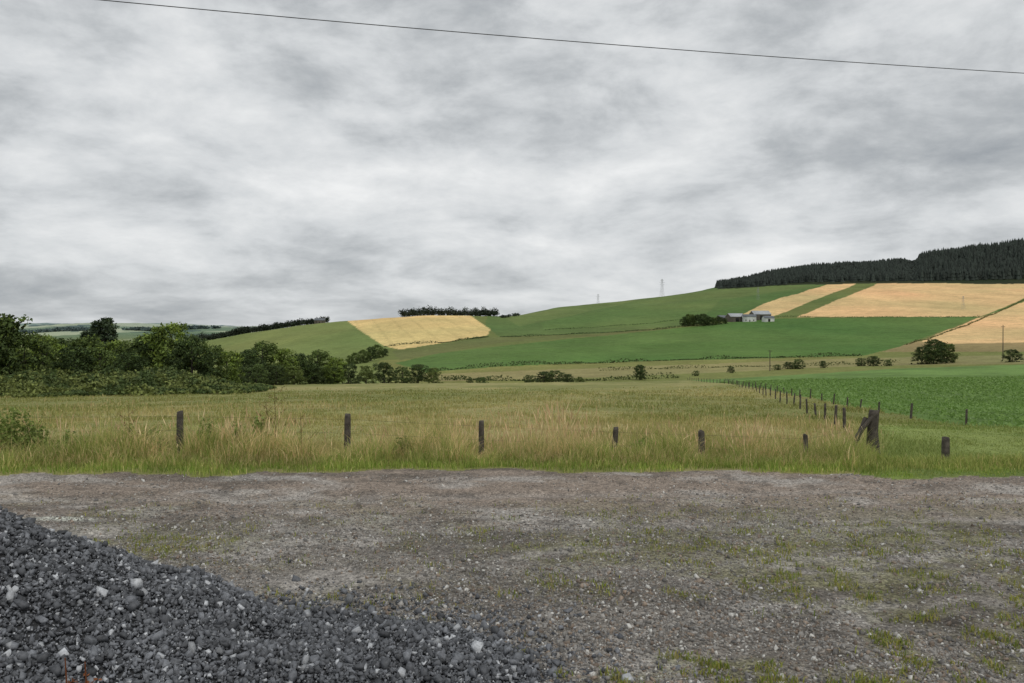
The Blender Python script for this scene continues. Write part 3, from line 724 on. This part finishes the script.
# ------------------------------------------------ dock plants etc.
def dock(px,D,top,label,c0,c1,n_br=9,sp=.16,seedn=60):
    x=(px-512)/F*D;z=float(gz(x,D));z+=float(max(heap(np.array(x),np.array(D)),0)) if D<7 else 0
    h=CH-D*(top-HR)/F-z
    parts=[tube([(0,0,0),(.02,0,h*.5),(.0,.01,h)],[.006,.005,.002],5)];Ps=[]
    for i in range(n_br):
        t=.42+.52*i/n_br;a=i*2.4+rng.uniform(-.5,.5);l=sp*(1.35-t)*rng.uniform(.7,1.3)*1.6
        s=np.array([0,0,h*t]);e=s+[np.cos(a)*l,np.sin(a)*l,l*.75];parts.append(tube([s,e],[.003,.0015],4))
        u=rng.random((seedn,1));Ps.append(s+(e-s)*(.45+.6*u)+rng.normal(0,.016,(seedn,3)))
    v,f=joinp(parts);cv=np.broadcast_to(c0,v.shape)
    Ps=np.concatenate(Ps);lv,lf,lc=leaves(Ps,rng.uniform(.006,.012,len(Ps)),c1*rng.uniform(.6,1.3,(len(Ps),1)))
    m=26;bp=np.stack([rng.normal(0,.07,m),rng.normal(0,.07,m),rng.uniform(.02,max(h*.4,.03),m)],-1);b2,bf,bc=leaves(bp,rng.uniform(.03,.06,m)*min(1,sp/.12),(C(98,114,54) if D>7 else c1)*rng.uniform(.7,1.2,(m,1)))
    o=mk("dock_plant",np.concatenate([v,lv,b2]),[f,lf+len(v),bf+len(v)+len(lv)],M_blade,np.concatenate([cv,lc,bc]));o.location=(x,D,z)
    tag(o,label,"dock plant")
dock(274,11.6,385,"tall branching brown seeding dock by the fence",C(96,84,50),C(108,88,58),9,.17,20)
dock(266,11.9,400,"tall branching brown seeding dock by the fence",C(96,84,50),C(104,92,56),7,.15,20)
dock(128,11.6,406,"thin brown seeding dock in long grass",C(110,90,60),C(122,92,64),6,.13,20)
dock(300,12.0,412,"thin brown seeding dock in long grass",C(110,90,60),C(122,92,64),6,.13,20)
for px,D,tp in [(62,2.75,660),(82,2.8,664)]:
    dock(px,D,tp,"small rust coloured dock growing through crushed stone",C(110,66,40),C(128,80,50),4,.035,14)
def weedclump(px,D,top,wd,label,cb=C(116,130,70)):
    x=(px-512)/F*D;z=float(gz(x,D));h=CH-D*(top-HR)/F-z;w=wd/2*D/F;n=int(1100*w*h/.25)+300
    a=rng.uniform(0,6.28,n);t=rng.random(n);r=w*np.sqrt(rng.random(n))*(1.1-.75*t)*(.45+.9*vn(a*2,t*3,int(px)+300))
    P=np.stack([np.cos(a)*r,np.sin(a)*r,h*t*(.55+.6*vn(a*3,r*0,int(px)+310))],-1)
    v,f,c=leaves(P,rng.uniform(.014,.034,n),cb*rng.uniform(.6,1.4,(n,1)))
    st=[tube([(rng.normal(0,w*.3),rng.normal(0,w*.3),0),(rng.normal(0,w*.5),rng.normal(0,w*.5),h*.85)],[.004,.002],4) for _ in range(8)]
    sv,sf=joinp(st)
    o=mk("nettle_clump",np.concatenate([v,sv]),[f,sf+len(v)],M_blade,np.concatenate([c,np.broadcast_to(cb,sv.shape)]));o.location=(x,D,z)
    tag(o,label,"weed","nettle clumps along the fence")
for px,D,tp,wd in [(8,11.4,410,74),(-30,11.8,416,60),(36,11.6,424,60),(72,11.8,434,50),(207,11.8,422,50),(236,11.8,428,50),(258,11.8,418,40),(150,11.8,430,44),(402,11.9,438,40),(645,12.2,440,46),(128,11.8,426,40)]:
    weedclump(px,D,tp,wd,"leafy green nettle clump by the fence")
# ------------------------------------------------ world
SE,SR=math.radians(48),math.radians(150)
w=bpy.data.worlds.new("World");scene.world=w;w.use_nodes=True;n=w.node_tree.nodes;l=w.node_tree.links
bg=n["Background"];outn=n["World Output"]
sky=n.new("ShaderNodeTexSky");sky.sky_type='NISHITA';sky.sun_disc=False;sky.sun_elevation=SE;sky.sun_rotation=SR
l.new(sky.outputs[0],bg.inputs[0]);bg.inputs[1].default_value=.08
tc=n.new("ShaderNodeTexCoord");sp=n.new("ShaderNodeSeparateXYZ");l.new(tc.outputs["Generated"],sp.inputs[0])
def M(op,a,b=None,c=None):
    m=n.new("ShaderNodeMath");m.operation=op
    for i,v in enumerate((a,b,c)):
        if v is None: continue
        if isinstance(v,(int,float)): m.inputs[i].default_value=v
        else: l.new(v,m.inputs[i])
    return m.outputs[0]
zp=M('POWER',M('MAXIMUM',sp.outputs[2],0.0),.75)
cb=n.new("ShaderNodeCombineXYZ");l.new(sp.outputs[0],cb.inputs[0]);l.new(sp.outputs[1],cb.inputs[1]);l.new(M('MULTIPLY',zp,2.2),cb.inputs[2])
def NZ(scale,detail,rough,dist,off):
    m=n.new("ShaderNodeMapping");m.inputs["Location"].default_value=off;l.new(cb.outputs[0],m.inputs[0])
    t=n.new("ShaderNodeTexNoise");t.inputs["Scale"].default_value=scale;t.inputs["Detail"].default_value=detail;t.inputs["Roughness"].default_value=rough;t.inputs["Distortion"].default_value=dist
    l.new(m.outputs[0],t.inputs["Vector"]);return t.outputs["Fac"]
n1=NZ(2.6,3,.5,.0,(3.1,1.7,0));n2=NZ(6.0,8,.6,.2,(7.3,2.2,4));n3=NZ(11,6,.6,.1,(1.3,5.2,2))
s=M('ADD',M('ADD',M('MULTIPLY',n1,.4),M('MULTIPLY',n2,.5)),M('MULTIPLY',n3,.18))
s=M('SUBTRACT',s,.03)
def blob(px,row,sx,sz,amp):
    x0=(px-512)/F;z0=(HR-row)/F
    il=1/math.sqrt(1+x0*x0+z0*z0);x0*=il;z0*=il
    a=M('POWER',M('ABSOLUTE',M('DIVIDE',M('SUBTRACT',sp.outputs[0],x0),sx/F)),2.0)
    b=M('POWER',M('ABSOLUTE',M('DIVIDE',M('SUBTRACT',sp.outputs[2],z0),sz/F)),2.0)
    g=M('POWER',2.718,M('MULTIPLY',M('ADD',a,b),-1.0))
    return M('MULTIPLY',g,amp)
for b in [(300,190,330,70,.04),(990,120,130,60,-.10),(150,290,280,24,-.09),(560,298,120,14,.12),(540,215,60,22,-.05),(850,165,40,20,-.045),(100,50,350,60,-.03),(560,90,90,28,-.03),(700,250,250,30,.04)]:
    s=M('ADD',s,blob(*b))
cr=n.new("ShaderNodeValToRGB");e=cr.color_ramp;e.elements[0].position=.33;e.elements[0].color=(*C(150,156,162,1),1)
e.elements[1].position=.67;e.elements[1].color=(*C(242,243,243,1),1)
x=e.elements.new(.44);x.color=(*C(183,187,190,1),1);x=e.elements.new(.53);x.color=(*C(213,216,218,1),1)
l.new(s,cr.inputs[0])
bg2=n.new("ShaderNodeBackground");l.new(cr.outputs[0],bg2.inputs[0]);bg2.inputs[1].default_value=1.0
mx=n.new("ShaderNodeMixShader");mx.inputs[0].default_value=.97
l.new(bg.outputs[0],mx.inputs[1]);l.new(bg2.outputs[0],mx.inputs[2]);l.new(mx.outputs[0],outn.inputs[0])
w.cycles.sampling_method='MANUAL';w.cycles.sample_map_resolution=256
sl=bpy.data.lights.new("sun",'SUN');sl.energy=.75;sl.angle=math.radians(20);sl.color=(1,.94,.84)
so=bpy.data.objects.new("sun",sl);scene.collection.objects.link(so)
dirv=Vector((math.sin(SR)*math.cos(SE),math.cos(SR)*math.cos(SE),math.sin(SE)))
so.rotation_euler=dirv.to_track_quat('Z','Y').to_euler()
# ------------------------------------------------ camera
cd=bpy.data.cameras.new("camera");co=bpy.data.objects.new("camera",cd);scene.collection.objects.link(co)
co.location=(0,0,CH);co.rotation_euler=(math.radians(90)-math.atan((341.5-HR)/F),0,0)
cd.sensor_width=36;cd.lens=36*F/1024;cd.clip_start=.05;cd.clip_end=60000
scene.camera=co
